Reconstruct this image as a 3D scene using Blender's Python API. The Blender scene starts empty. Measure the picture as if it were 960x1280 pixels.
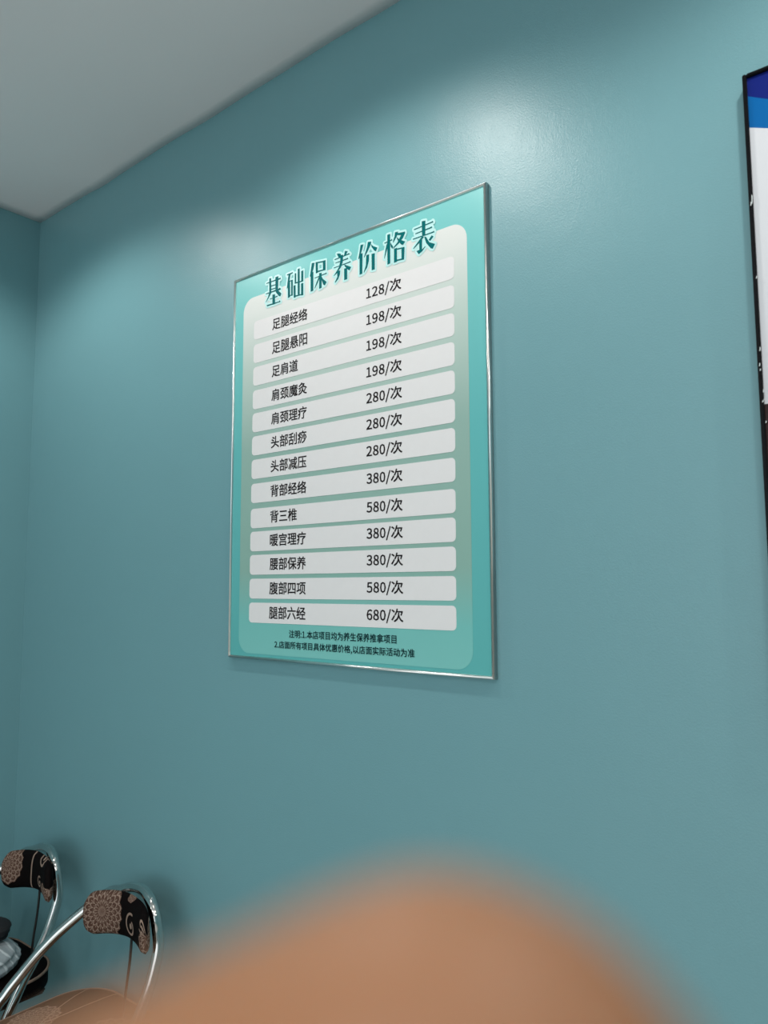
import bpy, bmesh, math, random
from math import sin, cos, pi, radians
from mathutils import Vector, Matrix
random.seed(7)
SC = bpy.context.scene
COL = SC.collection

# ------------------------------------------------------------------ camera, world, lights, exposure
cam_d = bpy.data.cameras.new('camera')
cam_d.sensor_fit = 'VERTICAL'
cam_d.sensor_height = 36.0
cam_d.lens = 942.97 / 1280 * 36.0
cam_d.clip_start = 0.002
cam_d.clip_end = 50
cam_d.dof.use_dof = True
cam_d.dof.focus_distance = 1.75
cam_d.dof.aperture_fstop = 8.0
cam = bpy.data.objects.new('camera', cam_d)
COL.objects.link(cam)
RT = Vector((0.77702397, 0.62946024, -0.00368206))
UP = Vector((0.06474966, -0.0741077, 0.99514598))
FW = Vector((-0.62613196, 0.7734907, 0.0983408))
cam.matrix_world = Matrix(((RT.x, UP.x, -FW.x, 2.29075), (RT.y, UP.y, -FW.y, -1.1), (RT.z, UP.z, -FW.z, 1.45), (0, 0, 0, 1)))
SC.camera = cam

world = bpy.data.worlds.new('world')
SC.world = world
world.use_nodes = True
world.node_tree.nodes['Background'].inputs[0].default_value = (0.8, 0.9, 1.0, 1)
world.node_tree.nodes['Background'].inputs[1].default_value = 0.3

HC = 2.605            # ceiling height
RX, RY = 4.4, -3.8    # the room: x 0..RX, y RY..0

def spot(x, y, power, deg, blend, rad=0.035, col=(1.0, 0.97, 0.92)):
    l = bpy.data.lights.new('downlight', 'SPOT')
    l.energy = power; l.spot_size = radians(deg); l.spot_blend = blend
    l.shadow_soft_size = rad; l.color = col
    o = bpy.data.objects.new('downlight', l); COL.objects.link(o)
    o.location = (x, y, HC - 0.04)
    return o
for x in (0.46, 1.40, 2.34, 3.28):
    spot(x, -0.48, 13.4, 150, 0.52)
for x in (0.46, 1.40, 2.34, 3.28):
    spot(x, -2.30, 9.0, 150, 0.55)  # unseen second row, added to light the camera side of the hand
def area(name, loc, rot, sx, sy, power, col):
    l = bpy.data.lights.new(name, 'AREA'); l.shape = 'RECTANGLE'; l.size = sx; l.size_y = sy; l.energy = power; l.color = col
    o = bpy.data.objects.new(name, l); COL.objects.link(o); o.location = loc; o.rotation_euler = rot
    return o
# added unseen fill: a broad area light behind the camera and one overhead
area('rear_soft_fill', (2.3, RY+0.02, 1.35), (radians(90), 0, 0), 3.4, 2.1, 36, (0.93, 0.97, 1.0))
area('overhead_fill', (2.4, -1.7, HC-0.02), (0, 0, 0), 1.2, 0.6, 8, (0.95, 0.98, 1.0))

SC.view_settings.view_transform = 'Standard'
SC.view_settings.look = 'None'
SC.view_settings.gamma = 1.0
SC.view_settings.use_curve_mapping = False
SC.view_settings.exposure = 0.0

# ------------------------------------------------------------------ materials
def srgb(r, g, b):
    def f(c):
        c /= 255.0
        return c / 12.92 if c <= 0.04045 else ((c + 0.055) / 1.055) ** 2.4
    return (f(r), f(g), f(b), 1)

class NT:
    """small helper that writes node maths"""
    def __init__(s, name):
        s.m = bpy.data.materials.new(name); s.m.use_nodes = True
        s.t = s.m.node_tree; s.b = s.t.nodes['Principled BSDF']
    def n(s, typ, **kw):
        n = s.t.nodes.new(typ)
        for k, v in kw.items(): setattr(n, k, v)
        return n
    def put(s, sock, v):
        if isinstance(v, bpy.types.NodeSocket): s.t.links.new(v, sock)
        else: sock.default_value = v
    def M(s, op, a, b=0.0, c=0.0):
        n = s.n('ShaderNodeMath', operation=op)
        s.put(n.inputs[0], a); s.put(n.inputs[1], b); s.put(n.inputs[2], c)
        return n.outputs[0]
    def step(s, a, lo, hi):        # smooth 0..1
        n = s.n('ShaderNodeMapRange'); n.interpolation_type = 'SMOOTHSTEP'
        s.put(n.inputs[0], a); n.inputs[1].default_value = lo; n.inputs[2].default_value = hi
        return n.outputs[0]
    def mix(s, f, a, b):
        n = s.n('ShaderNodeMix', data_type='RGBA')
        s.put(n.inputs[0], f); s.put(n.inputs[6], a); s.put(n.inputs[7], b)
        return n.outputs[2]
    def noise(s, scale, detail=3, rough=0.5, vec=None, dist=0.0):
        n = s.n('ShaderNodeTexNoise'); n.inputs['Scale'].default_value = scale
        n.inputs['Detail'].default_value = detail; n.inputs['Roughness'].default_value = rough
        n.inputs['Distortion'].default_value = dist
        if vec is not None: s.t.links.new(vec, n.inputs['Vector'])
        return n.outputs[0]
    def coord(s, which='Object', scale=None):
        c = s.n('ShaderNodeTexCoord').outputs[which]
        if scale:
            m = s.n('ShaderNodeMapping'); m.inputs['Scale'].default_value = scale
            s.t.links.new(c, m.inputs[0]); c = m.outputs[0]
        return c
    def bump(s, h, strength, dist=0.001):
        n = s.n('ShaderNodeBump'); n.inputs['Strength'].default_value = strength
        n.inputs['Distance'].default_value = dist
        s.t.links.new(h, n.inputs['Height']); s.t.links.new(n.outputs[0], s.b.inputs['Normal'])
    def set(s, **kw):
        for k, v in kw.items(): s.put(s.b.inputs[k.replace('_', ' ')], v)
        return s

def plain(name, col, rough=0.5, metal=0.0, coat=0.0, spec=0.5):
    t = NT(name); n = t.noise(60, 3, vec=t.coord())
    c2 = tuple(min(1, v * 1.02) for v in col[:3]) + (1,)
    t.set(Base_Color=t.mix(n, tuple(v * 0.98 for v in col[:3]) + (1,), c2), Roughness=rough, Metallic=metal)
    t.b.inputs['Coat Weight'].default_value = coat
    t.b.inputs['Specular IOR Level'].default_value = spec
    return t.m

def wall_mat():
    t = NT('teal_wall_paint'); co = t.coord()
    big = t.noise(1.1, 3, vec=co)
    fine = t.noise(340, 2, 0.6, vec=co)
    strokes = t.noise(38, 4, 0.6, vec=t.coord(scale=(1.0, 1.0, 0.4)))
    roller = t.noise(9, 2, 0.5, vec=co)
    t.set(Base_Color=t.mix(big, srgb(113, 158, 165), srgb(119, 165, 172)),
          Roughness=t.M('ADD', 0.33, t.M('MULTIPLY', roller, 0.10)))
    h = t.M('ADD', t.M('MULTIPLY', fine, 0.85), t.M('MULTIPLY', t.step(strokes, 0.5, 0.75), 0.35))
    h = t.M('ADD', h, t.M('MULTIPLY', roller, 2.2))
    t.bump(h, 0.32, 0.0012)
    t.b.inputs['Specular IOR Level'].default_value = 0.5
    return t.m
M_WALL = wall_mat()
def ceil_mat():
    t = NT('white_ceiling_paint'); co = t.coord()
    t.set(Base_Color=t.mix(t.noise(1.4, 3, vec=co), srgb(234, 226, 226), srgb(240, 233, 233)), Roughness=0.85)
    t.bump(t.noise(300, 2, vec=co), 0.1)
    return t.m
M_CEIL = ceil_mat()
def floor_mat():
    t = NT('floor_tile'); co = t.coord()
    br = t.n('ShaderNodeTexBrick'); t.t.links.new(co, br.inputs['Vector'])
    br.offset = 0.0; br.inputs['Scale'].default_value = 1.0
    br.inputs['Color1'].default_value = srgb(222, 212, 202); br.inputs['Color2'].default_value = srgb(228, 218, 208)
    br.inputs['Mortar'].default_value = srgb(120, 115, 108); br.inputs['Mortar Size'].default_value = 0.004
    br.inputs['Brick Width'].default_value = 0.6; br.inputs['Row Height'].default_value = 0.6
    t.set(Base_Color=br.outputs[0], Roughness=0.25)
    return t.m
M_FLOOR = floor_mat()
def chrome():
    t = NT('chrome_tube'); co = t.coord()
    t.set(Base_Color=srgb(205, 203, 200), Metallic=1.0, Roughness=t.M('ADD', 0.07, t.M('MULTIPLY', t.noise(90, 4, vec=co), 0.09)))
    t.bump(t.noise(160, 3, vec=co), 0.06, 0.0006)
    return t.m
M_CHROME = chrome()
M_STEEL = plain('brushed_silver_frame', srgb(222, 224, 222), 0.28, 1.0)
M_BLACK = plain('black_frame', (0.004, 0.004, 0.005, 1), 0.35, spec=0.12)
M_ROD = plain('dark_rod', (0.03, 0.028, 0.026, 1), 0.35, 0.6)
M_RUBBER = plain('black_rubber', (0.02, 0.02, 0.02, 1), 0.6)
M_WHITECHIP = plain('bare_metal_chip', srgb(205, 210, 210), 0.4)

# ------------------------------------------------------------------ mesh helpers
def link(name, bm, mat, parent=None, smooth=False):
    me = bpy.data.meshes.new(name); bm.normal_update(); bm.to_mesh(me); bm.free()
    mats = mat if isinstance(mat, (list, tuple)) else [mat]
    for m in mats: me.materials.append(m)
    if smooth:
        for p in me.polygons: p.use_smooth = True
    o = bpy.data.objects.new(name, me); COL.objects.link(o)
    if parent: o.parent = parent
    return o
def thing(name, label, cat, loc=(0, 0, 0), group=None):
    o = bpy.data.objects.new(name, None); COL.objects.link(o)
    o.location = loc; o.empty_display_size = 0.05
    o['label'] = label; o['category'] = cat
    if group: o['group'] = group
    return o
def box(bm, x0, x1, y0, y1, z0, z1, mi=0):
    vs = [bm.verts.new(p) for p in ((x0,y0,z0),(x1,y0,z0),(x1,y1,z0),(x0,y1,z0),(x0,y0,z1),(x1,y0,z1),(x1,y1,z1),(x0,y1,z1))]
    fs = []
    for f in ((3,2,1,0),(4,5,6,7),(0,1,5,4),(1,2,6,5),(2,3,7,6),(3,0,4,7)):
        g = bm.faces.new([vs[i] for i in f]); g.material_index = mi; fs.append(g)
    return vs
def spline(pts, n=8):
    """Catmull-Rom through the points"""
    P = [Vector(p) for p in pts]; P = [2*P[0]-P[1]] + P + [2*P[-1]-P[-2]]; out = []
    for i in range(1, len(P)-2):
        for k in range(n):
            t = k / n
            out.append(0.5*((2*P[i]) + (P[i+1]-P[i-1])*t + (2*P[i-1]-5*P[i]+4*P[i+1]-P[i+2])*t*t + (3*P[i]-P[i-1]-3*P[i+1]+P[i+2])*t**3))
    out.append(P[-2]); return out
def tube(bm, pts, r, seg=16, n=8):
    c = spline(pts, n); T = [(c[min(i+1,len(c)-1)]-c[max(i-1,0)]).normalized() for i in range(len(c))]
    nrm = T[0].orthogonal().normalized(); rings = []
    for i, p in enumerate(c):
        nrm = (nrm - T[i]*nrm.dot(T[i])).normalized(); b = T[i].cross(nrm)
        rr = r(i/(len(c)-1)) if callable(r) else r
        rings.append([bm.verts.new(p + (nrm*cos(2*pi*k/seg)+b*sin(2*pi*k/seg))*rr) for k in range(seg)])
    for a, b in zip(rings, rings[1:]):
        for k in range(seg): bm.faces.new((a[k], a[(k+1)%seg], b[(k+1)%seg], b[k])).smooth = True
    bm.faces.new(rings[0][::-1]); bm.faces.new(rings[-1])
def rrect(x0, x1, z0, z1, r, n=6):
    out = []
    for cx, cz, a0 in ((x1-r, z1-r, 0), (x0+r, z1-r, 90), (x0+r, z0+r, 180), (x1-r, z0+r, 270)):
        for k in range(n+1):
            a = radians(a0 + 90*k/n); out.append((cx+r*cos(a), cz+r*sin(a)))
    return out
def plate(bm, poly, yf, yb, mi=0):
    """flat plate of the outline poly in x-z, front face at yf (towards the room), back at yb"""
    f = [bm.verts.new((x, yf, z)) for x, z in poly]; b = [bm.verts.new((x, yb, z)) for x, z in poly]
    area = sum(poly[i][0]*poly[(i+1)%len(poly)][1]-poly[(i+1)%len(poly)][0]*poly[i][1] for i in range(len(poly)))
    if area < 0: f.reverse(); b.reverse()
    bm.faces.new(f).material_index = mi
    bm.faces.new(b[::-1]).material_index = mi
    n = len(f)
    for i in range(n): bm.faces.new((f[(i+1)%n], f[i], b[i], b[(i+1)%n])).material_index = mi

# ------------------------------------------------------------------ the room shell
def slab(name, mat, *b):
    bm = bmesh.new(); box(bm, *b); o = link(name, bm, mat); o['kind'] = 'structure'; return o
slab('floor', M_FLOOR, -0.1, RX+0.1, RY-0.1, 0.1, -0.1, 0.0)
slab('wall_front', M_WALL, 0.0, RX, 0.0, 0.1, 0.0, HC+0.05)
slab('wall_left', M_WALL, -0.1, 0.0, RY, 0.1, 0.0, HC+0.05)
slab('wall_right', M_WALL, RX, RX+0.1, RY, 0.1, 0.0, HC+0.05)
slab('wall_back', M_WALL, -0.1, RX+0.1, RY-0.1, RY, 0.0, HC+0.05)
# ceiling: hand-trowelled edge against the front wall that dips a few millimetres in places
bm = bmesh.new()
def dip(x):
    d = 0.0015*sin(x*9.0) + 0.001*sin(x*23+1)
    if 0.30 < x < 0.62: d += 0.010*sin(pi*min(1, (x-0.30)/0.10)/2)*(1-(x-0.30)/0.32)
    return d
N = 90; rows = []
for y, w in ((0.0, 1.0), (-0.03, 0.7), (-0.10, 0.25), (-0.25, 0.0), (RY, 0.0)):
    rows.append([bm.verts.new((RX*i/N, y, HC - w*dip(RX*i/N))) for i in range(N+1)])
top = [[bm.verts.new((RX*i/N, y, HC+0.12)) for i in (0, N)] for y in (0.0, RY)]
for a, b in zip(rows, rows[1:]):
    for i in range(N): bm.faces.new((a[i+1], a[i], b[i], b[i+1])).smooth = True
bm.faces.new((top[0][0], top[1][0], top[1][1], top[0][1]))
bm.faces.new([top[0][0], top[0][1]] + rows[0][::-1])
bm.faces.new([top[1][1], top[1][0]] + rows[-1])
bm.faces.new([top[1][0], top[0][0]] + [r[0] for r in rows])
bm.faces.new([top[0][1], top[1][1]] + [r[-1] for r in rows[::-1]])
bmesh.ops.recalc_face_normals(bm, faces=bm.faces)
o = link('ceiling', bm, M_CEIL); o['kind'] = 'structure'
# ------------------------------------------------------------------ the price board
def print_mat(name, stops, z0, z1, xs=None):
    """printed vertical gradient (ink), optional second colour towards the left edge"""
    t = NT(name); sp = t.n('ShaderNodeSeparateXYZ'); t.t.links.new(t.coord(), sp.inputs[0])
    f = t.n('ShaderNodeMapRange'); t.put(f.inputs[0], sp.outputs[2]); f.inputs[1].default_value = z0; f.inputs[2].default_value = z1
    r = t.n('ShaderNodeValToRGB'); t.put(r.inputs[0], f.outputs[0])
    el = r.color_ramp.elements
    while len(el) < len(stops): el.new(0.5)
    for e, (p, c) in zip(el, stops): e.position = p; e.color = c
    c = r.outputs[0]
    if xs:
        g = t.step(sp.outputs[0], xs[0], xs[1]); c = t.mix(g, xs[2], c) if len(xs) < 4 else t.mix(t.M('MULTIPLY', t.M('SUBTRACT', 1.0, g), xs[3]), c, xs[2])
    t.set(Base_Color=c, Roughness=0.32); t.b.inputs['Specular IOR Level'].default_value = 0.4
    return t.m
BX0, BX1, BZ0, BZ1 = 0.971, 1.645, 1.297, 2.154
TEAL = print_mat('board_teal_ink', [(0.0, srgb(96, 180, 178)), (0.5, srgb(102, 186, 186)), (1.0, srgb(128, 204, 202))], BZ0, BZ1)
PANEL = print_mat('board_panel_ink', [(0.0, srgb(128, 198, 192)), (0.09, srgb(122, 194, 188)), (0.22, srgb(142, 180, 168)), (0.55, srgb(152, 184, 174)), (0.80, srgb(196, 212, 204)), (0.95, srgb(226, 228, 224)), (1.0, srgb(230, 230, 226))], 1.31, 2.10)
WHITE = plain('board_white_ink', srgb(236, 232, 232), 0.32, spec=0.3)
INK = plain('black_ink', srgb(30, 22, 24), 0.5, spec=0.15)
DEEP = plain('deep_teal_ink', srgb(0, 104, 106), 0.5, spec=0.08)
DEEPN = plain('dark_footnote_ink', srgb(8, 44, 48), 0.5, spec=0.15)
HALO = plain('pale_outline_ink', srgb(196, 238, 236), 0.35)

board = thing('price_board', 'teal price list board with thin silver frame, hung on the teal wall', 'sign', (1.3035, 0, BZ0))
OB = Vector((-1.308, 0, -BZ0))
def blink(name, bm, mat, parent=board, root=True, smooth=False):
    if root: bmesh.ops.translate(bm, vec=OB, verts=bm.verts)
    return link(name, bm, mat, parent, smooth)
# ink materials read world-like heights: shift the coordinate range to the board's own origin
def shift(m):
    for n in m.node_tree.nodes:
        if n.type == 'MAP_RANGE' and n.interpolation_type == 'LINEAR':
            n.inputs[1].default_value -= BZ0; n.inputs[2].default_value -= BZ0
shift(TEAL); shift(PANEL)
YF = -0.0095
bm = bmesh.new(); plate(bm, [(BX0+.003, BZ0+.003), (BX1-.003, BZ0+.003), (BX1-.003, BZ1-.003), (BX0+.003, BZ1-.003)], YF+0.0012, -0.0005)
blink('backing_sheet', bm, TEAL)
bm = bmesh.new(); plate(bm, rrect(1.004, 1.603, 1.309, 2.098, 0.032, 8), YF+0.0008, YF+0.0014)
blink('printed_panel', bm, PANEL)['label'] = 'pale rounded panel fading to teal'
# frame: four slim rounded rails
def rail(pts, ax, prof):
    """prof: outline across the rail, pts: both ends"""
    bm = bmesh.new(); e = []
    for p in pts:
        e.append([bm.verts.new(p(u, w)) for u, w in prof])
    n = len(prof)
    for k in range(n): bm.faces.new((e[0][k], e[0][(k+1)%n], e[1][(k+1)%n], e[1][k])).smooth = True
    bm.faces.new(e[0][::-1]); bm.faces.new(e[1]); bmesh.ops.recalc_face_normals(bm, faces=bm.faces)
    return bm
FR = 0.0058
prof = [(0.0, -0.0005), (0.0, -0.0085), (0.0008, -0.0108), (0.0022, -0.0120), (0.0038, -0.0118), (0.0052, -0.0106), (FR, -0.0090), (FR, -0.0005)]
# u measured inward from the outer edge; ends are mitred
for name, fn in (('left', lambda s: (lambda u, w: (BX0+u, w, (BZ0+u) if s == 0 else (BZ1-u)))),
                 ('right', lambda s: (lambda u, w: (BX1-u, w, (BZ0+u) if s == 0 else (BZ1-u)))),
                 ('bottom', lambda s: (lambda u, w: ((BX0+u) if s == 0 else (BX1-u), w, BZ0+u))),
                 ('top', lambda s: (lambda u, w: ((BX0+u) if s == 0 else (BX1-u), w, BZ1-u)))):
    blink('frame_rail', rail([fn(0), fn(1)], None, prof), M_STEEL)
# lettering -------------------------------------------------------------------
def text_mesh(s):
    cu = bpy.data.curves.new('lettering', 'FONT'); cu.body = s; cu.size = 1.0; cu.resolution_u = 3
    o = bpy.data.objects.new('lettering', cu); COL.objects.link(o)
    dg = bpy.context.evaluated_depsgraph_get()
    me = bpy.data.meshes.new_from_object(o.evaluated_get(dg))
    bpy.data.objects.remove(o); bpy.data.curves.remove(cu)
    return me
# digits and marks: advance, outline points, faces (thousandths of an em)
GLYPH = {
 '0': [0.555,[278,-13,444,82,506,369,444,653,278,746,112,653,50,369,112,82,278,61,177,134,138,369,177,602,278,674,379,602,418,369,379,134],[[5,12,4],[12,3,4],[5,11,12],[13,3,12],[6,11,5],[13,2,3],[6,10,11],[14,2,13],[7,10,6],[7,9,10],[15,2,14],[15,1,2],[7,8,9],[8,1,15],[8,0,1],[0,8,7]]],
 '1': [0.555,[88,0,490,0,490,76,343,76,343,733,273,733,206,703,121,681,121,623,252,623,252,76,88,76],[[6,4,5],[6,9,4],[9,3,4],[7,9,6],[8,9,7],[10,3,9],[0,10,11],[0,3,10],[0,2,3],[0,1,2]]],
 '2': [0.555,[44,0,505,0,505,79,302,79,242,77,182,72,391,308,470,531,412,688,256,746,135,717,40,639,93,587,162,648,245,672,347,631,380,527,298,319,44,54],[[10,8,9],[11,14,10],[14,8,10],[14,15,8],[15,7,8],[11,13,14],[11,12,13],[16,7,15],[16,6,7],[17,6,16],[18,6,17],[18,5,6],[4,2,3],[4,1,2],[5,1,4],[18,1,5],[0,1,18]]],
 '3': [0.555,[263,-13,430,42,499,196,454,319,344,382,344,387,438,452,474,563,414,698,260,746,147,722,56,659,105,601,175,653,257,672,348,641,381,556,337,457,178,416,178,346,356,306,406,199,365,100,257,63,152,89,76,147,29,88,121,18],[[10,8,9],[11,8,10],[11,14,8],[14,15,8],[15,7,8],[11,13,14],[12,13,11],[16,7,15],[16,6,7],[17,6,16],[18,6,17],[18,5,6],[19,5,18],[19,4,5],[19,3,4],[20,3,19],[20,2,3],[21,2,20],[22,2,21],[22,1,2],[26,24,25],[23,1,22],[26,23,24],[27,23,26],[27,1,23],[27,0,1]]],
 '4': [0.555,[340,0,426,0,426,202,524,202,524,275,426,275,426,733,325,733,20,262,20,202,340,202,340,275,115,275,282,525,313,580,341,633,345,633,342,566,340,500],[[8,6,7],[8,15,6],[15,16,6],[16,5,6],[8,14,15],[17,5,16],[8,13,14],[18,5,17],[8,12,13],[11,5,18],[8,11,12],[8,5,11],[8,4,5],[8,3,4],[9,3,8],[10,3,9],[0,2,10],[2,3,10],[0,1,2]]],
 '5': [0.555,[262,-13,428,53,502,238,437,416,281,472,222,464,171,443,190,655,466,655,466,733,110,733,86,391,135,360,193,392,257,403,368,359,409,236,364,109,253,63,147,88,73,144,27,84,120,17],[[11,7,10],[7,9,10],[7,8,9],[11,6,7],[5,3,4],[6,3,5],[11,3,6],[11,14,3],[14,15,3],[15,2,3],[11,13,14],[11,12,13],[16,2,15],[16,1,2],[17,1,16],[21,19,20],[18,1,17],[21,18,19],[22,18,21],[22,1,18],[22,0,1]]],
 '6': [0.555,[301,-13,449,53,512,225,457,398,308,455,221,432,142,367,200,604,331,671,395,656,447,615,499,671,426,725,327,746,138,656,56,350,126,78,144,294,220,366,293,387,393,343,425,225,389,105,301,59,192,120],[[14,12,13],[14,8,12],[8,11,12],[14,7,8],[9,11,8],[9,10,11],[15,7,14],[15,6,7],[5,3,4],[6,19,5],[19,3,5],[19,20,3],[20,2,3],[6,18,19],[15,18,6],[15,17,18],[16,17,15],[21,2,20],[16,24,17],[22,2,21],[22,1,2],[16,23,24],[23,1,22],[0,23,16],[0,1,23]]],
 '7': [0.555,[198,0,293,0,341,364,508,678,508,733,49,733,49,655,405,655,252,357],[[6,4,5],[6,3,4],[6,7,3],[7,2,3],[8,2,7],[8,1,2],[0,1,8]]],
 '8': [0.555,[280,-13,446,42,509,176,472,297,386,369,386,374,451,447,483,551,430,690,282,744,139,693,81,558,111,459,180,389,180,385,88,307,46,182,112,42,330,398,214,458,164,558,197,644,281,676,372,639,405,546,386,468,281,55,171,93,127,190,155,285,228,356,364,289,422,179,384,90],[[10,8,9],[11,21,10],[21,22,10],[22,8,10],[22,23,8],[23,7,8],[11,20,21],[24,7,23],[12,20,11],[12,19,20],[24,6,7],[25,6,24],[18,6,25],[13,19,12],[13,18,19],[18,5,6],[13,5,18],[14,5,13],[15,30,14],[30,5,14],[30,4,5],[30,3,4],[15,29,30],[31,3,30],[16,29,15],[31,2,3],[32,2,31],[16,28,29],[16,27,28],[17,27,16],[33,2,32],[33,1,2],[17,26,27],[26,1,33],[17,1,26],[0,1,17]]],
 '9': [0.555,[235,-13,420,81,501,398,431,660,254,746,106,681,44,508,99,337,246,278,337,302,415,367,356,130,232,63,164,78,108,119,58,62,132,8,414,444,338,369,261,346,163,390,130,508,166,630,255,675,366,616],[[5,23,4],[23,3,4],[6,22,5],[22,23,5],[24,3,23],[24,2,3],[6,21,22],[17,2,24],[7,21,6],[7,20,21],[18,2,17],[18,10,2],[10,1,2],[7,19,20],[19,10,18],[19,9,10],[11,1,10],[7,9,19],[8,9,7],[12,1,11],[15,13,14],[12,0,1],[15,12,13],[15,0,12],[16,0,15]]],
 '/': [0.392,[11,-179,78,-179,377,794,311,794],[[0,2,3],[0,1,2]]],
 ':': [0.278,[139,-13,186,6,205,56,186,107,139,126,92,107,73,56,92,6,139,390,186,409,205,460,186,511,139,530,92,511,73,460,92,409],[[13,11,12],[14,11,13],[14,10,11],[15,10,14],[15,9,10],[8,9,15],[5,3,4],[6,3,5],[6,2,3],[7,2,6],[7,1,2],[7,0,1]]],
 '.': [0.278,[139,-13,186,6,205,56,186,107,139,126,92,107,73,56,92,6],[[5,3,4],[6,3,5],[6,2,3],[7,2,6],[7,1,2],[7,0,1]]],
 ',': [0.278,[75,-190,182,-107,221,19,201,98,144,126,96,109,75,62,95,15,142,-2,153,-1,126,-81,53,-136],[[5,3,4],[6,3,5],[6,2,3],[7,2,6],[7,9,2],[9,1,2],[8,9,7],[10,1,9],[11,1,10],[11,0,1]]],
}
def compose(s):
    """one line of print in ems: Chinese from the built-in font, digits and marks from GLYPH"""
    bm = bmesh.new(); cur = 0.0; k = 0
    while k < len(s):
        if s[k] in GLYPH:
            adv, pts, polys = GLYPH[s[k]]
            vs = [bm.verts.new((cur+pts[j]/1000, pts[j+1]/1000, 0)) for j in range(0, len(pts), 2)]
            for p in polys:
                try: bm.faces.new([vs[j] for j in p])
                except ValueError: pass
            cur += adv; k += 1
        else:
            e = k
            while e < len(s) and s[e] not in GLYPH: e += 1
            n0 = len(bm.verts); m = text_mesh(s[k:e]); bm.from_mesh(m); bm.verts.ensure_lookup_table()
            for v in bm.verts[n0:]: v.co.x += cur
            cur += float(e-k); k = e
    me = bpy.data.meshes.new('lettering'); bm.to_mesh(me); bm.free(); return me
_cache = {}
BOLD = 0.015
def lettering(name, s, x0, x1, zc, h, mat, parent, yf, origin):
    """flat printed text, its ink stretched to x0..x1, h tall, centred on zc"""
    if s not in _cache: _cache[s] = compose(s)
    src = _cache[s]; me = src.copy(); me.name = name
    X = [v.co.x for v in me.vertices]; Y = [v.co.y for v in me.vertices]
    ax, bx, ay, by = min(X), max(X), min(Y), max(Y)
    for v in me.vertices:
        v.co = Vector((x0+(v.co.x-ax)/(bx-ax)*(x1-x0), yf, zc+((v.co.y-ay)/(by-ay)-0.5)*h)) - Vector(origin)
    # heavier weight: the same ink four times, each nudged by a fraction of a stroke
    bm = bmesh.new(); d = BOLD*h
    for k, (dx, dz) in enumerate(((-d, -d), (d, -d), (-d, d), (d, d))):
        n0 = len(bm.verts); bm.from_mesh(me); bm.verts.ensure_lookup_table()
        for v in bm.verts[n0:]: v.co.x += dx; v.co.z += dz; v.co.y -= 1.5e-5*k
    bm.to_mesh(me); bm.free()
    me.materials.clear(); me.materials.append(mat)
    o = bpy.data.objects.new(name, me); COL.objects.link(o); o.parent = parent
    return o
ROWZ = [2.069, 2.0155, 1.964, 1.911, 1.8595, 1.808, 1.756, 1.703, 1.648, 1.598, 1.5475, 1.4965, 1.4455]
ITEMS = [('足腿经络', '128'), ('足腿悬阳', '198'), ('足肩道', '198'), ('肩颈魔灸', '198'), ('肩颈理疗', '280'), ('头部刮痧', '280'), ('头部减压', '280'),
         ('背部经络', '380'), ('背三椎', '580'), ('暖宫理疗', '380'), ('腰部保养', '380'), ('腹部四项', '580'), ('腿部六经', '680')]
for i, (zc, (a, b)) in enumerate(zip(ROWZ, ITEMS)):
    z = zc - 0.05; xl = 1.0405 - 0.0003*i; xr = 1.5755 - 0.0004*i
    bm = bmesh.new(); plate(bm, [(x-1.308, q-z) for x, q in rrect(xl, xr, z-0.0212, z+0.0212, 0.0085, 5)], YF+0.0003, YF+0.0010)
    strip = link('price_row', bm, WHITE, board); strip.location = (0, 0, z-BZ0)
    og = (1.308, 0, z)
    w = 0.1065 if len(a) == 4 else 0.0795
    lettering('item_text', a, 1.101, 1.101+w, z+0.001, 0.0255, INK, strip, YF, og)
    lettering('price_text', b+'/次', 1.370, 1.456, z+0.001, 0.0262, INK, strip, YF, og)
og = (1.308, 0, BZ0)
lettering('footnote_text', '注明:1.本店项目均为养生保养推拿项目', 1.161, 1.440, 1.3545, 0.0158, DEEPN, board, YF+0.0002, og)
lettering('footnote_text', '2.店面所有项目具体优惠价格,以店面实际活动为准', 1.118, 1.481, 1.3305, 0.0162, DEEPN, board, YF+0.0002, og)
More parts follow.
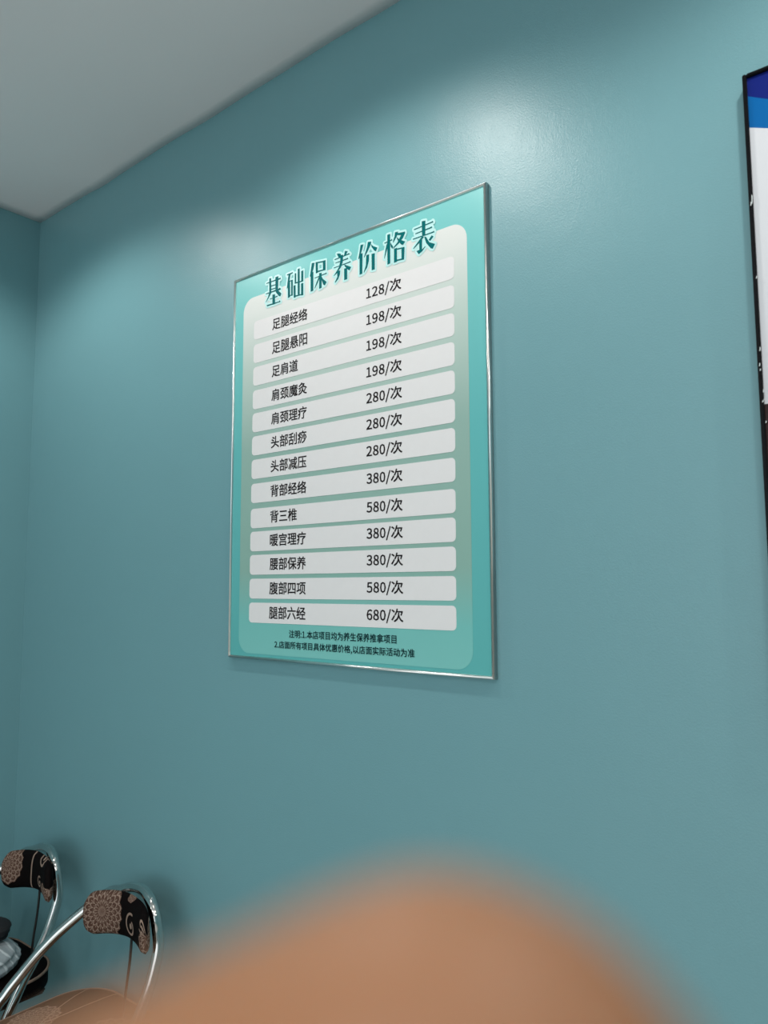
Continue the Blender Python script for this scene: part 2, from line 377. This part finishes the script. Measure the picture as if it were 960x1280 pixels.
# strokes of the seven big characters, tenths of a millimetre from x=1, z=2
TITLE = [
  [[892,1273,954,1269,965,930,897,939],[1091,1253,1186,1253,1179,917,1096,930],[796,1195,1227,1199,1250,1210,1260,1163,803,1176],[957,1098,1094,1091,1094,1069,958,1074],[958,1020,1095,1018,1095,994,959,996],[783,959,1202,966,1237,978,1273,938,1250,924,790,937],[892,940,965,930,894,846,794,751,786,762,857,855],[1096,938,1179,934,1286,834,1252,776,1204,798,1120,893],[1001,878,1085,873,1088,645,1005,648],[918,806,1124,811,1152,824,1167,790,924,787],[819,686,1206,676,1239,695,1265,652,837,652]],
  [[1451,1214,1599,1219,1624,1225,1640,1196,1560,1185,1456,1188],[1502,1192,1567,1194,1539,1065,1483,913,1455,887,1470,1017],[1481,1056,1550,1054,1559,686,1490,682],[1585,1045,1635,1048,1639,699,1589,700],[1546,1054,1635,1051,1635,1030,1546,1030],[1549,730,1639,729,1639,707,1550,707],[1783,1248,1844,1247,1850,654,1789,661],[1693,1173,1738,1169,1741,945,1695,949],[1889,1169,1952,1176,1954,930,1891,930],[1695,970,1954,954,1954,928,1695,941],[1659,909,1723,909,1726,636,1669,637],[1887,898,1954,897,1957,627,1890,635],[1669,683,1957,663,1957,638,1669,654]],
  [[2202,1261,2287,1243,2254,1126,2179,970,2148,985,2169,1086],[2169,1061,2249,1058,2252,648,2173,644],[2312,1248,2379,1236,2381,1003,2322,1000],[2521,1214,2599,1204,2600,1005,2527,1006],[2312,1246,2521,1217,2599,1214,2599,1176,2312,1216],[2347,1047,2600,1027,2600,999,2347,1015],[2281,917,2597,934,2616,944,2638,910,2289,900],[2418,980,2489,973,2491,649,2420,642],[2418,918,2448,897,2382,790,2299,680,2286,690,2340,801],[2481,900,2532,825,2631,736,2582,675,2541,698,2490,811]],
  [[2912,1257,2968,1249,3024,1224,3032,1166,2969,1154],[3135,1253,3214,1224,3151,1144,3112,1162],[2848,1158,3221,1170,3240,1179,3276,1145,2856,1137],[2873,1077,3193,1083,3209,1094,3229,1055,2881,1060],[2825,986,3253,993,3272,1005,3296,969,2833,968],[3008,1198,3088,1187,3080,1043,3033,946,2969,890,2906,834,2833,805,2829,816,2905,884,2969,952,3009,1063],[3112,979,3191,932,3307,869,3261,810,3222,833,3136,923],[2921,891,3009,879,3001,796,2954,711,2874,653,2861,669,2930,766],[3115,886,3198,882,3199,645,3116,643]],
  [[3552,1254,3628,1243,3582,1119,3514,971,3491,983,3522,1101],[3526,1075,3605,1070,3597,649,3526,644],[3741,1257,3830,1242,3816,1181,3733,1062,3650,961,3640,976,3718,1150],[3823,1190,3882,1131,3985,1071,3948,1005,3904,1036,3838,1127],[3700,1001,3775,997,3770,874,3725,744,3642,654,3635,668,3688,790],[3837,985,3919,979,3918,649,3839,651]],
  [[4161,1115,4325,1130,4341,1143,4362,1108,4166,1094],[4233,1254,4303,1252,4303,662,4233,653],[4232,1094,4236,986,4164,794,4153,804,4182,949,4207,1048],[4305,1085,4346,1020,4378,971,4353,938,4313,997],[4423,1248,4500,1237,4460,1144,4378,1050,4367,1064,4411,1172],[4465,1212,4659,1188,4667,1157,4611,1072,4515,996,4377,931,4369,947,4483,1032,4567,1144,4461,1181],[4460,1144,4531,1070,4666,990,4610,934,4562,968,4483,1071],[4397,925,4469,924,4467,648,4395,646],[4574,899,4649,890,4639,645,4576,650],[4397,919,4649,890,4649,864,4397,892],[4395,699,4639,675,4639,648,4395,665]],
  [[5056,1264,5140,1250,5134,963,5061,966],[4870,1168,5282,1185,5302,1197,5322,1162,4878,1146],[4901,1076,5258,1090,5277,1100,5296,1063,4908,1056],[4846,987,5311,987,5329,999,5343,962,4850,966],[5061,973,5106,946,4998,863,4859,782,4852,797,4960,887],[4995,864,5060,921,5058,717,5127,760,5137,747,5058,679,4981,647,4928,723,4994,729],[5279,925,5319,887,5243,825,5208,857],[5109,951,5151,932,5225,807,5351,738,5298,659,5254,684,5150,817]],
]

tt = bmesh.new(); th = bmesh.new()
def flat(bm, pts, y):
    a = sum(pts[i][0]*pts[(i+1)%len(pts)][1]-pts[(i+1)%len(pts)][0]*pts[i][1] for i in range(len(pts)))
    if a < 0: pts = pts[::-1]
    f = bm.faces.new([bm.verts.new((x, y, z)) for x, z in pts]); return f
def hull(pts):
    pts = sorted(set(pts)); lo = []; hi = []
    for seq, out in ((pts, lo), (pts[::-1], hi)):
        for p in seq:
            while len(out) > 1 and (out[-1][0]-out[-2][0])*(p[1]-out[-2][1])-(out[-1][1]-out[-2][1])*(p[0]-out[-2][0]) <= 0: out.pop()
            out.append(p)
    return lo[:-1]+hi[:-1]
HW = 0.0043
from mathutils.geometry import delaunay_2d_cdt
def union(bm, polys, y):
    """one sheet without overlaps from many overlapping outlines"""
    vs, fs = [], []
    for p in polys:
        a = sum(p[i][0]*p[(i+1)%len(p)][1]-p[(i+1)%len(p)][0]*p[i][1] for i in range(len(p)))
        if a < 0: p = p[::-1]
        fs.append(list(range(len(vs), len(vs)+len(p)))); vs += [Vector(q) for q in p]
    V, _, F, _ov, _oe, OF = delaunay_2d_cdt(vs, [], fs, 0, 1e-6)
    bv = [bm.verts.new((v.x, y, v.y)) for v in V]
    for f, src in zip(F, OF):
        if src: bm.faces.new([bv[i] for i in f])
for gl in TITLE:
    body, ring = [], []
    for poly in gl:
        pts = [(1+poly[k]/1e4, 2+poly[k+1]/1e4) for k in range(0, len(poly), 2)]
        body.append(pts); ring.append(pts)
        for k in range(len(pts)):
            p, q = pts[k], pts[(k+1) % len(pts)]
            ring.append(hull([(c[0]+HW*cos(j*pi/5), c[1]+HW*sin(j*pi/5)) for c in (p, q) for j in range(10)]))
    union(tt, body, YF-0.0002); union(th, ring, YF+0.0001)
for bm in (tt, th):
    for f in bm.faces:
        f.normal_update()
        if f.normal.y > 0: f.normal_flip()
blink('title_outline', th, HALO)
blink('title_text', tt, DEEP)

# ------------------------------------------------------------------ framed poster at the right edge
PX0, PX1, PZ0, PZ1 = 2.0605, 2.70, 1.24, 2.1535
poster = thing('framed_poster', 'tall poster in scuffed black frame with blue top, cut by the right edge', 'poster', (PX0, 0, PZ0))
def pl(name, bm, mat, smooth=False):
    bmesh.ops.translate(bm, vec=Vector((-PX0, 0, -PZ0)), verts=bm.verts); return link(name, bm, mat, poster, smooth)
fw = 0.0052
for (x0, x1, z0, z1) in ((PX0, PX0+fw, PZ0, PZ1), (PX1-fw, PX1, PZ0, PZ1), (PX0+fw, PX1-fw, PZ1-fw, PZ1), (PX0+fw, PX1-fw, PZ0, PZ0+fw)):
    bm = bmesh.new(); box(bm, x0, x1, -0.024, -0.0005, z0, z1)
    bmesh.ops.bevel(bm, geom=bm.edges[:], offset=0.0012, segments=2, affect='EDGES')
    pl('frame_bar', bm, M_BLACK)
def poster_mat():
    t = NT('poster_print'); sp = t.n('ShaderNodeSeparateXYZ'); t.t.links.new(t.coord(), sp.inputs[0])
    x, z = sp.outputs[0], sp.outputs[2]
    H = PZ1 - PZ0
    # white sheet, light blue wave, navy wave at the top, dark picture low down
    e1 = t.M('SUBTRACT', 0.8357, t.M('MULTIPLY', t.M('SINE', t.M('MULTIPLY', t.M('SUBTRACT', x, 0.008), 10.0)), 0.045))       # lower edge of the light blue
    e2 = t.M('SUBTRACT', 0.8828, t.M('MULTIPLY', t.M('SINE', t.M('MULTIPLY', t.M('SUBTRACT', x, 0.005), 12.0)), 0.05))
    blue = t.M('GREATER_THAN', z, e1); navy = t.M('GREATER_THAN', z, e2)
    c = t.mix(blue, srgb(222, 222, 226), srgb(0, 100, 168)); c = t.mix(navy, c, srgb(14, 32, 118))
    dark = t.M('LESS_THAN', z, t.M('ADD', H - 0.475, t.M('MULTIPLY', t.noise(9, 3, vec=t.coord()), 0.02)))
    c = t.mix(dark, c, t.mix(t.noise(14, 4, vec=t.coord()), srgb(20, 14, 18), srgb(70, 44, 40)))
    t.set(Base_Color=c, Roughness=0.3); t.b.inputs['Specular IOR Level'].default_value = 0.2; return t.m
bm = bmesh.new(); box(bm, PX0+fw-0.001, PX1-fw+0.001, -0.019, -0.001, PZ0+fw-0.001, PZ1-fw+0.001)
pl('printed_sheet', bm, poster_mat())
bm = bmesh.new()
for z, h, x in ((1.972, 0.014, 0.0045), (1.966, 0.006, 0.003), (1.862, 0.004, 0.005), (1.763, 0.006, 0.0045), (1.742, 0.005, 0.003), (1.735, 0.003, 0.0035), (1.706, 0.005, 0.006), (1.692, 0.003, 0.0045), (1.694, 0.002, 0.006), (1.664, 0.003, 0.007)):
    plate(bm, [(PX0+x-0.0009, z-h/2), (PX0+x+0.0004, z-h*0.4), (PX0+x+0.0009, z+h*0.3), (PX0+x-0.0002, z+h/2)], -0.0243, -0.0238)
pl('paint_chip', bm, M_WHITECHIP)['kind'] = 'stuff'

# ------------------------------------------------------------------ chairs
def fabric(name, base, petal_a, petal_b, line, flowers, swirls, seams, rough=0.75):
    """woven print: chrysanthemums, swirls and seams laid out in the cushion's UV metres"""
    t = NT(name); uv = t.coord('UV'); sp = t.n('ShaderNodeSeparateXYZ'); t.t.links.new(uv, sp.inputs[0])
    u, v = sp.outputs[0], sp.outputs[1]
    col = base
    wob = t.M('MULTIPLY', t.M('SUBTRACT', t.noise(120, 2, vec=uv), 0.5), 0.006)
    def dist(cx, cy):
        du = t.M('SUBTRACT', u, cx); dv = t.M('SUBTRACT', v, cy)
        return t.M('SQRT', t.M('ADD', t.M('MULTIPLY', du, du), t.M('MULTIPLY', dv, dv))), t.M('ARCTAN2', dv, du)
    for cx, cy, r, n in flowers:
        d, a = dist(cx, cy); d = t.M('ADD', d, wob)
        rings = 5.0
        q = t.M('MULTIPLY', t.M('DIVIDE', d, r), rings)
        ring = t.M('FLOOR', q)
        ang = t.M('ADD', t.M('MULTIPLY', a, n/2), t.M('MULTIPLY', ring, 1.57))
        pet = t.M('ABSOLUTE', t.M('SINE', ang))
        edge = t.M('ABSOLUTE', t.M('SUBTRACT', t.M('FRACT', q), t.M('MULTIPLY', pet, 0.78)))
        ln = t.M('SUBTRACT', 1.0, t.step(edge, 0.05, 0.20))
        rad = t.M('MULTIPLY', t.M('SUBTRACT', 1.0, t.step(pet, 0.10, 0.30)), 0.8)
        ln = t.M('MAXIMUM', ln, rad)
        pc = t.mix(t.noise(90, 2, vec=uv), petal_a, petal_b)
        fc = t.mix(ln, pc, line)
        rim = t.M('MULTIPLY', t.M('ABSOLUTE', t.M('SINE', t.M('MULTIPLY', a, n/2))), 0.08*r)
        inside = t.M('LESS_THAN', d, t.M('ADD', rim, r*0.94))
        col = t.mix(inside, col, fc)
    for cx, cy, r, a0, w in swirls:      # spiral: radius shrinks with angle
        d, a = dist(cx, cy)
        k = t.M('DIVIDE', t.M('MODULO', t.M('ADD', t.M('SUBTRACT', a, a0), 4*pi), 2*pi), 2*pi)
        rr = t.M('MULTIPLY', t.M('SUBTRACT', 1.0, t.M('MULTIPLY', k, 0.62)), r)
        ln = t.M('LESS_THAN', t.M('ABSOLUTE', t.M('SUBTRACT', d, rr)), w)
        dot = t.M('LESS_THAN', d, r*0.22)
        col = t.mix(t.M('MAXIMUM', ln, dot), col, line)
    for u0, k, b, w in seams:            # u = u0 + k*v + b*v^2
        e = t.M('ADD', t.M('ADD', t.M('MULTIPLY', v, k), u0), t.M('MULTIPLY', t.M('MULTIPLY', v, v), b))
        col = t.mix(t.M('LESS_THAN', t.M('ABSOLUTE', t.M('SUBTRACT', u, e)), w), col, line)
    t.set(Base_Color=col, Roughness=rough)
    t.b.inputs['Specular IOR Level'].default_value = 0.06
    t.bump(t.noise(900, 2, vec=uv), 0.3, 0.0005)
    return t.m
BASE = srgb(15, 10, 10); PA = srgb(74, 52, 44); PB = srgb(104, 76, 64); LN = srgb(158, 134, 120)
PAD_NEAR = fabric('floral_fabric_near_pad', BASE, PA, PB, LN, [(0.062, 0.056, 0.070, 18), (0.290, 0.030, 0.052, 12), (0.166, 0.104, 0.017, 7)], [(0.178, 0.040, 0.028, 1.2, 0.0025), (0.255, 0.078, 0.020, 4.0, 0.002)], [])
PAD_FAR = fabric('floral_fabric_far_pad', BASE, PA, PB, LN, [(0.030, 0.070, 0.055, 14), (0.235, 0.012, 0.038, 10)], [(0.200, 0.098, 0.022, 2.2, 0.003), (0.185, 0.035, 0.016, 1.0, 0.002)], [(0.122, 0.12, 0.0, 0.003), (0.262, 0.15, 0.9, 0.0025)])
SEAT_NEAR = fabric('floral_fabric_near_seat', srgb(96, 72, 56), srgb(118, 92, 76), srgb(134, 108, 92), srgb(172, 142, 124), [(0.075, 0.19, 0.055, 16), (0.20, 0.34, 0.06, 18), (0.27, 0.12, 0.07, 18)], [(0.12, 0.315, 0.05, 0.6, 0.002), (0.30, 0.28, 0.04, 3.0, 0.002)], [(0.105, 0.22, -0.9, 0.0016), (0.02, 0.35, 0.6, 0.0016)], 0.6)
SEAT_FAR = fabric('floral_fabric_far_seat', BASE, PA, PB, LN, [(0.10, 0.12, 0.06, 16), (0.27, 0.25, 0.06, 16)], [(0.2, 0.1, 0.04, 1.0, 0.002)], [])
PIPE = plain('lace_piping', srgb(150, 124, 108), 0.8)

def pad_mesh():
    """back pad: strip curved round the sitter, rounded corners, soft edges; UV in metres"""
    bm = bmesh.new(); uvl = bm.loops.layers.uv.new('UVMap')
    W, NU, NV = 0.262, 44, 14
    front, back = [], []
    def xz(u):
        s = u / W
        x = -W/2 + u
        y = -0.032*(2*s-1)**2                    # ends come forward, towards the sitter
        return x*0.955, y
    for i in range(NU+1):
        u = W*i/NU; s = abs(2*u/W-1)
        x, y = xz(u)
        # half height with rounded ends
        e = max(0.0, (s-0.72)/0.28); hh = 0.0465*math.sqrt(max(0.0, 1-e**2.6)) if e < 1 else 0.0
        hh = max(hh, 0.006)
        zc = 0.012*(1-(2*u/W-1)**2)
        tw = 0.0135*math.sqrt(max(0.02, 1-e**3))
        fr, bk = [], []
        for j in range(NV+1):
            q = -1+2*j/NV
            th = tw*(1-abs(q)**3.2)**0.5 if abs(q) < 1 else 0.0
            z = zc + hh*q
            lean = -0.04*z                      # leans back a little to the top
            dx = (2*u/W-1)
            nx, ny = 0.35*dx, -1.0
            l = math.hypot(nx, ny); nx /= -l; ny /= l
            fr.append((bm.verts.new((x+nx*th, y-lean+ny*th, z)), u, (q+1)*0.05+0.0))
            bk.append(fr[-1] if abs(q) == 1 else (bm.verts.new((x-nx*th*0.8, y-lean-ny*th*0.8, z)), u, (q+1)*0.05))
        front.append(fr); back.append(bk)
    def quad(a, b, c, d):
        vs = []; 
        for t_ in (a, b, c, d):
            if t_[0] not in [v[0] for v in vs]: vs.append(t_)
        if len(vs) < 3: return
        f = bm.faces.new([v[0] for v in vs]); f.smooth = True
        for lp, v in zip(f.loops, vs): lp[uvl].uv = (v[1], v[2])
    for i in range(NU):
        for j in range(NV):
            quad(front[i][j], front[i+1][j], front[i+1][j+1], front[i][j+1])
            quad(back[i][j+1], back[i+1][j+1], back[i+1][j], back[i][j])
    for k in (0, NU):
        loop = front[k] + back[k][-2:0:-1]
        f = bm.faces.new([v[0] for v in (loop if k == NU else loop[::-1])])
        for lp in f.loops: lp[uvl].uv = (W if k else 0, 0.05)
    bmesh.ops.recalc_face_normals(bm, faces=bm.faces)
    return bm
def seat_mesh(w=0.33, d=0.37, r=0.10, th=0.045):
    bm = bmesh.new(); uvl = bm.loops.layers.uv.new('UVMap')
    out = rrect(-w/2, w/2, -d, 0, r, 10); cx, cy = 0, -d/2
    lv = [(1.0, -th), (1.0, -0.012), (0.985, -0.004), (0.955, 0.0), (0.9, 0.003), (0.75, 0.008), (0.5, 0.013), (0.25, 0.015)]
    rings = [[bm.verts.new((cx+(x-cx)*s, cy+(y-cy)*s, z)) for x, y in out] for s, z in lv]
    n = len(out)
    for a, b in zip(rings, rings[1:]):
        for k in range(n): bm.faces.new((a[k], a[(k+1)%n], b[(k+1)%n], b[k])).smooth = True
    bm.faces.new(rings[-1]).smooth = True; bm.faces.new(rings[0][::-1])
    for f in bm.faces:
        for lp in f.loops: lp[uvl].uv = (lp.vert.co.x + w/2, -lp.vert.co.y)
    return bm
SEATX, SEATY, SEATZ = 0.660, -0.022, 0.490
LEFT = [(0.655, -0.060, 0.748), (0.614, -0.060, 0.735), (0.582, -0.076, 0.712), (0.556, -0.110, 0.680), (0.532, -0.146, 0.645), (0.509, -0.178, 0.606), (0.488, -0.204, 0.566), (0.474, -0.232, 0.528), (0.466, -0.262, 0.480), (0.462, -0.34, 0.30), (0.458, -0.45, 0.02)]
RIGHT = [(0.655, -0.060, 0.748), (0.706, -0.060, 0.766), (0.762, -0.070, 0.774), (0.807, -0.083, 0.768), (0.833, -0.089, 0.747), (0.841, -0.087, 0.715), (0.847, -0.088, 0.685), (0.852, -0.098, 0.655), (0.858, -0.118, 0.612), (0.862, -0.150, 0.560), (0.866, -0.19, 0.50), (0.872, -0.29, 0.30), (0.88, -0.42, 0.02)]
ORG = Vector((0.672, -0.2, 0.0))
def make_chair(label, pad_mat, seat_m):
    c = thing('folding_chair', label, 'chair', ORG, 'chrome floral chairs along the wall')
    def sub(name, bm, m, smooth=False, parent=c, org=ORG):
        bmesh.ops.translate(bm, vec=-org, verts=bm.verts); return link(name, bm, m, parent, smooth)
    bm = bmesh.new(); tube(bm, LEFT[::-1] + RIGHT[1:], 0.0118, 20, 8)
    sub('back_tube', bm, M_CHROME)
    for pts in ([(0.500, -0.395, 0.465), (0.495, -0.32, 0.40), (0.480, -0.14, 0.20), (0.470, -0.035, 0.02)],
                [(0.845, -0.395, 0.465), (0.848, -0.32, 0.40), (0.855, -0.14, 0.20), (0.862, -0.035, 0.02)]):
        bm = bmesh.new(); tube(bm, pts, 0.0105, 14, 6); sub('leg', bm, M_CHROME)
    bm = bmesh.new(); tube(bm, [(0.460, -0.395, 0.16), (0.873, -0.365, 0.16)], 0.008, 12, 4); sub('stretcher', bm, M_CHROME)
    for p in (LEFT[-1], RIGHT[-1], (0.470, -0.035, 0.02), (0.862, -0.035, 0.02)):
        bm = bmesh.new(); tube(bm, [(p[0], p[1], 0.001), (p[0], p[1], 0.030)], lambda t: 0.016-0.003*t, 14, 3); sub('foot_cap', bm, M_RUBBER)
    bm = bmesh.new(); tube(bm, [(0.716, -0.066, 0.700), (0.716, -0.070, 0.62), (0.716, -0.080, 0.54), (0.716, -0.088, 0.455)], 0.0030, 10, 4); sub('support_rod', bm, M_ROD)
    bm = bmesh.new(); box(bm, -0.14, 0.14, -0.33, -0.03, -0.062, -0.0455)
    bmesh.ops.bevel(bm, geom=bm.edges[:], offset=0.006, segments=2, affect='EDGES')
    o = link('seat_pan', bm, M_RUBBER, c); o.location = Vector((SEATX, SEATY, SEATZ)) - ORG
    s = link('seat', seat_mesh(), seat_m, c); s.location = Vector((SEATX, SEATY, SEATZ)) - ORG
    bm = bmesh.new(); ring = [(x*1.0, y, -0.006) for x, y in rrect(-0.1655, 0.1655, -0.3705, 0.0005, 0.1005, 8)]
    tube(bm, ring + [ring[0]], 0.0034, 8, 1); link('piping', bm, PIPE, s)
    p = link('back_pad', pad_mesh(), pad_mat, c)
    p.location = PAD_LOC - ORG; p.rotation_euler = PAD_ROT
    return c
PAD_LOC = Vector((0.736, -0.095, 0.714)); PAD_ROT = (radians(2), radians(-4), radians(0))
near = make_chair('chrome tube chair with large flower on its back pad, nearer of the two', PAD_NEAR, SEAT_NEAR)
far = make_chair('chrome tube chair in the corner with folded bundle on its black seat', PAD_FAR, SEAT_FAR)
far.location = ORG + Vector((-0.428, 0.002, 0.0))
for ch in far.children:
    if ch.name.startswith('seat'): ch.location += Vector((-0.022, -0.02, 0))
    if ch.name.startswith('back_pad'): ch.location += Vector((0.016, 0, 0.002))

# ------------------------------------------------------------------ bundle and dark bag on the corner chair
def blob(center, size, rot, seed, wob=0.12, nu=40, nv=24, sq=2.6):
    bm = bmesh.new(); rnd = random.Random(seed); ph = [rnd.uniform(0, 6.28) for _ in range(6)]
    rows = []
    for j in range(nv+1):
        th = pi*j/nv; row = []
        for i in range(nu):
            f = 2*pi*i/nu
            x, y, z = sin(th)*cos(f), sin(th)*sin(f), cos(th)
            k = (abs(x)**sq+abs(y)**sq+abs(z)**sq)**(-1/sq)
            w = 1 + wob*(0.5*sin(3*x+4*z+ph[0])+0.35*sin(7*y+5*x+ph[1])+0.25*sin(13*z+9*x+ph[2]))
            row.append(Vector((x*k*w*size[0], y*k*w*size[1], z*k*w*size[2])))
        rows.append(row)
    R = Matrix.Rotation(rot, 3, 'Z'); vs = []
    for j, row in enumerate(rows):
        if j in (0, nv): v = bm.verts.new(R @ row[0]); vs.append([v]*nu)
        else: vs.append([bm.verts.new(R @ p) for p in row])
    for a, b in zip(vs, vs[1:]):
        for i in range(nu):
            q = []
            for v in (a[i], b[i], b[(i+1)%nu], a[(i+1)%nu]):
                if v not in q: q.append(v)
            bm.faces.new(q).smooth = True
    zmin = min(v.co.z for v in bm.verts)
    for v in bm.verts: v.co.z = max(v.co.z, zmin*0.72) - zmin*0.72
    return bm
t = NT('grey_quilted_film'); co = t.coord()
wv = t.n('ShaderNodeTexWave'); t.put(wv.inputs['Vector'], co); wv.wave_type = 'RINGS'; wv.inputs['Scale'].default_value = 16; wv.inputs['Distortion'].default_value = 2.5; wv.inputs['Detail Scale'].default_value = 1.5
t.set(Base_Color=t.mix(t.step(wv.outputs[1], 0.80, 0.98), srgb(172, 180, 184), srgb(222, 228, 230)), Roughness=0.32)
t.bump(t.M('ADD', wv.outputs[1], t.noise(40, 4, vec=co)), 0.5, 0.003)
bd = link('cushion', blob(None, (0.135, 0.110, 0.034), 0.2, 3, 0.10), t.m)
bd.location = (0.225, -0.220, SEATZ+0.0165)
bd['label'] = 'silvery grey padded cushion on the corner chair seat'; bd['category'] = 'cushion'
hb = link('cloth_bag', blob(None, (0.085, 0.070, 0.022), 0.5, 11, 0.16), plain('dark_cloth', srgb(24, 26, 30), 0.8))
hb.location = (0.215, -0.190, SEATZ+0.0165+0.0585)
hb['label'] = 'small dark bag lying on top of the grey cushion'; hb['category'] = 'bag'

# ------------------------------------------------------------------ the photographer's hand, fingertip close to the lens
t = NT('skin'); co = t.coord()
t.set(Base_Color=t.mix(t.noise(45, 3, vec=co), srgb(150, 102, 68), srgb(158, 109, 74)), Roughness=0.5)
t.b.inputs['Subsurface Weight'].default_value = 0.25; t.b.inputs['Subsurface Scale'].default_value = 0.004
t.b.inputs['Subsurface Radius'].default_value = (1.0, 0.35, 0.2)
t.bump(t.noise(900, 3, vec=co), 0.15, 0.0003)
SKIN = t.m
NAILM = plain('nail', srgb(226, 178, 160), 0.25)
HAND_O = Vector((2.29075, -1.1, 1.45))
def cap(bm, a, b, ra, rb, seg=20):
    """tapered capsule between two joints"""
    a, b = Vector(a), Vector(b); d = b-a; L = d.length; d.normalize()
    n = d.orthogonal().normalized(); m = d.cross(n); rings = []
    pts = []
    for k in range(1, 7):
        th = pi/2*k/6; pts.append((-cos(th)*ra, sin(th)*ra))
    for k in range(0, 6):
        th = pi/2*k/6; pts.append((L+sin(th)*rb, cos(th)*rb))
    rings = [[bm.verts.new(a+d*s+(n*cos(2*pi*k/seg)+m*sin(2*pi*k/seg))*r) for k in range(seg)] for s, r in pts]
    for p, q in zip(rings, rings[1:]):
        for k in range(seg): bm.faces.new((p[k], p[(k+1)%seg], q[(k+1)%seg], q[k]))
    v0 = bm.verts.new(a-d*ra); v1 = bm.verts.new(b+d*rb)
    for k in range(seg):
        bm.faces.new((v0, rings[0][(k+1)%seg], rings[0][k])); bm.faces.new((v1, rings[-1][k], rings[-1][(k+1)%seg]))
def cs(p):    # millimetres to the right of, above and ahead of the phone -> world, relative to HAND_O
    return (RT*p[0] + UP*p[1] + FW*p[2]) * 0.001
# joints of one right-angled grip: (right, up, ahead) in mm, radii in mm
CH = {
 'index':  [((2.0, -23.7, 26), 10.6), ((-17.5, -33.2, 26.5), 10.4), ((-42, -47, 23), 10.6), ((-80, -74, 4), 12)],
 'middle': [((-2, -48, 33), 8.8), ((-24, -53, 33), 9.2), ((-50, -64, 27), 10.2), ((-86, -86, 2), 12.5)],
 'ring':   [((-8, -66, 31), 8.4), ((-29, -74, 32), 8.8), ((-54, -84, 25), 9.7), ((-90, -104, 0), 12)],
 'little': [((-20, -86, 24), 7.2), ((-37, -93, 26), 7.6), ((-60, -103, 20), 8.5), ((-93, -122, -2), 11)],
 'thumb':  [((-40, -58, -34), 9.6), ((-64, -76, -30), 10.4), ((-92, -106, -22), 13), ((-118, -146, -18), 15)],
}
person = thing('person', 'hand held up to the lens, its blurred fingertip rising from the bottom edge', 'person', HAND_O)
bm = bmesh.new()
WRIST = (-142, -160, -22); ELBOW = (-245, -345, -120)
for k, ch in CH.items():
    for (a, ra), (b, rb) in zip(ch, ch[1:]): cap(bm, cs(a), cs(b), ra*.001, rb*.001)
    cap(bm, cs(ch[-1][0]), cs(WRIST), ch[-1][1]*.00105, 0.019)
ks = ['index', 'middle', 'ring', 'little']
for a, b in zip(ks, ks[1:]): cap(bm, cs(CH[a][-1][0]), cs(CH[b][-1][0]), .0125, .012)
cap(bm, cs(CH['thumb'][2][0]), cs(CH['index'][3][0]), .012, .011)
cap(bm, cs(WRIST), cs((-165, -200, -42)), .022, .025); cap(bm, cs((-165, -200, -42)), cs(ELBOW), .025, .042)
hand = link('hand', bm, SKIN, person)
md = hand.modifiers.new('remesh', 'REMESH'); md.mode = 'VOXEL'; md.voxel_size = 0.0016; md.use_smooth_shade = True
md = hand.modifiers.new('smooth', 'SMOOTH'); md.iterations = 7; md.factor = 0.5
for k in ks + ['thumb']:
    (a, ra), (b, rb) = CH[k][0], CH[k][1]
    a, b = Vector(cs(a)), Vector(cs(b)); ax = (a-b).normalized()
    out = (FW if k != 'thumb' else -FW); out = (out - ax*out.dot(ax)).normalized(); sd = ax.cross(out)
    bm = bmesh.new(); rows = []
    for j in range(9):
        row = []
        for i in range(9):
            s, w = -1+2*j/8, -1+2*i/8
            wd = 0.62*(1-0.3*max(0, s)**4); ang = w*wd
            rr = ra*.001*(1.0 - 0.09*max(0, s)**2)
            row.append(bm.verts.new(a + ax*(s*ra*.0006-0.0012) + (out*cos(ang)+sd*sin(ang))*rr))
        rows.append(row)
    for p, q in zip(rows, rows[1:]):
        for i in range(8): bm.faces.new((p[i], p[i+1], q[i+1], q[i])).smooth = True
    bmesh.ops.recalc_face_normals(bm, faces=bm.faces)
    g = bmesh.ops.solidify(bm, geom=bm.faces[:], thickness=0.0006)
    link('fingernail', bm, NAILM, person, True)
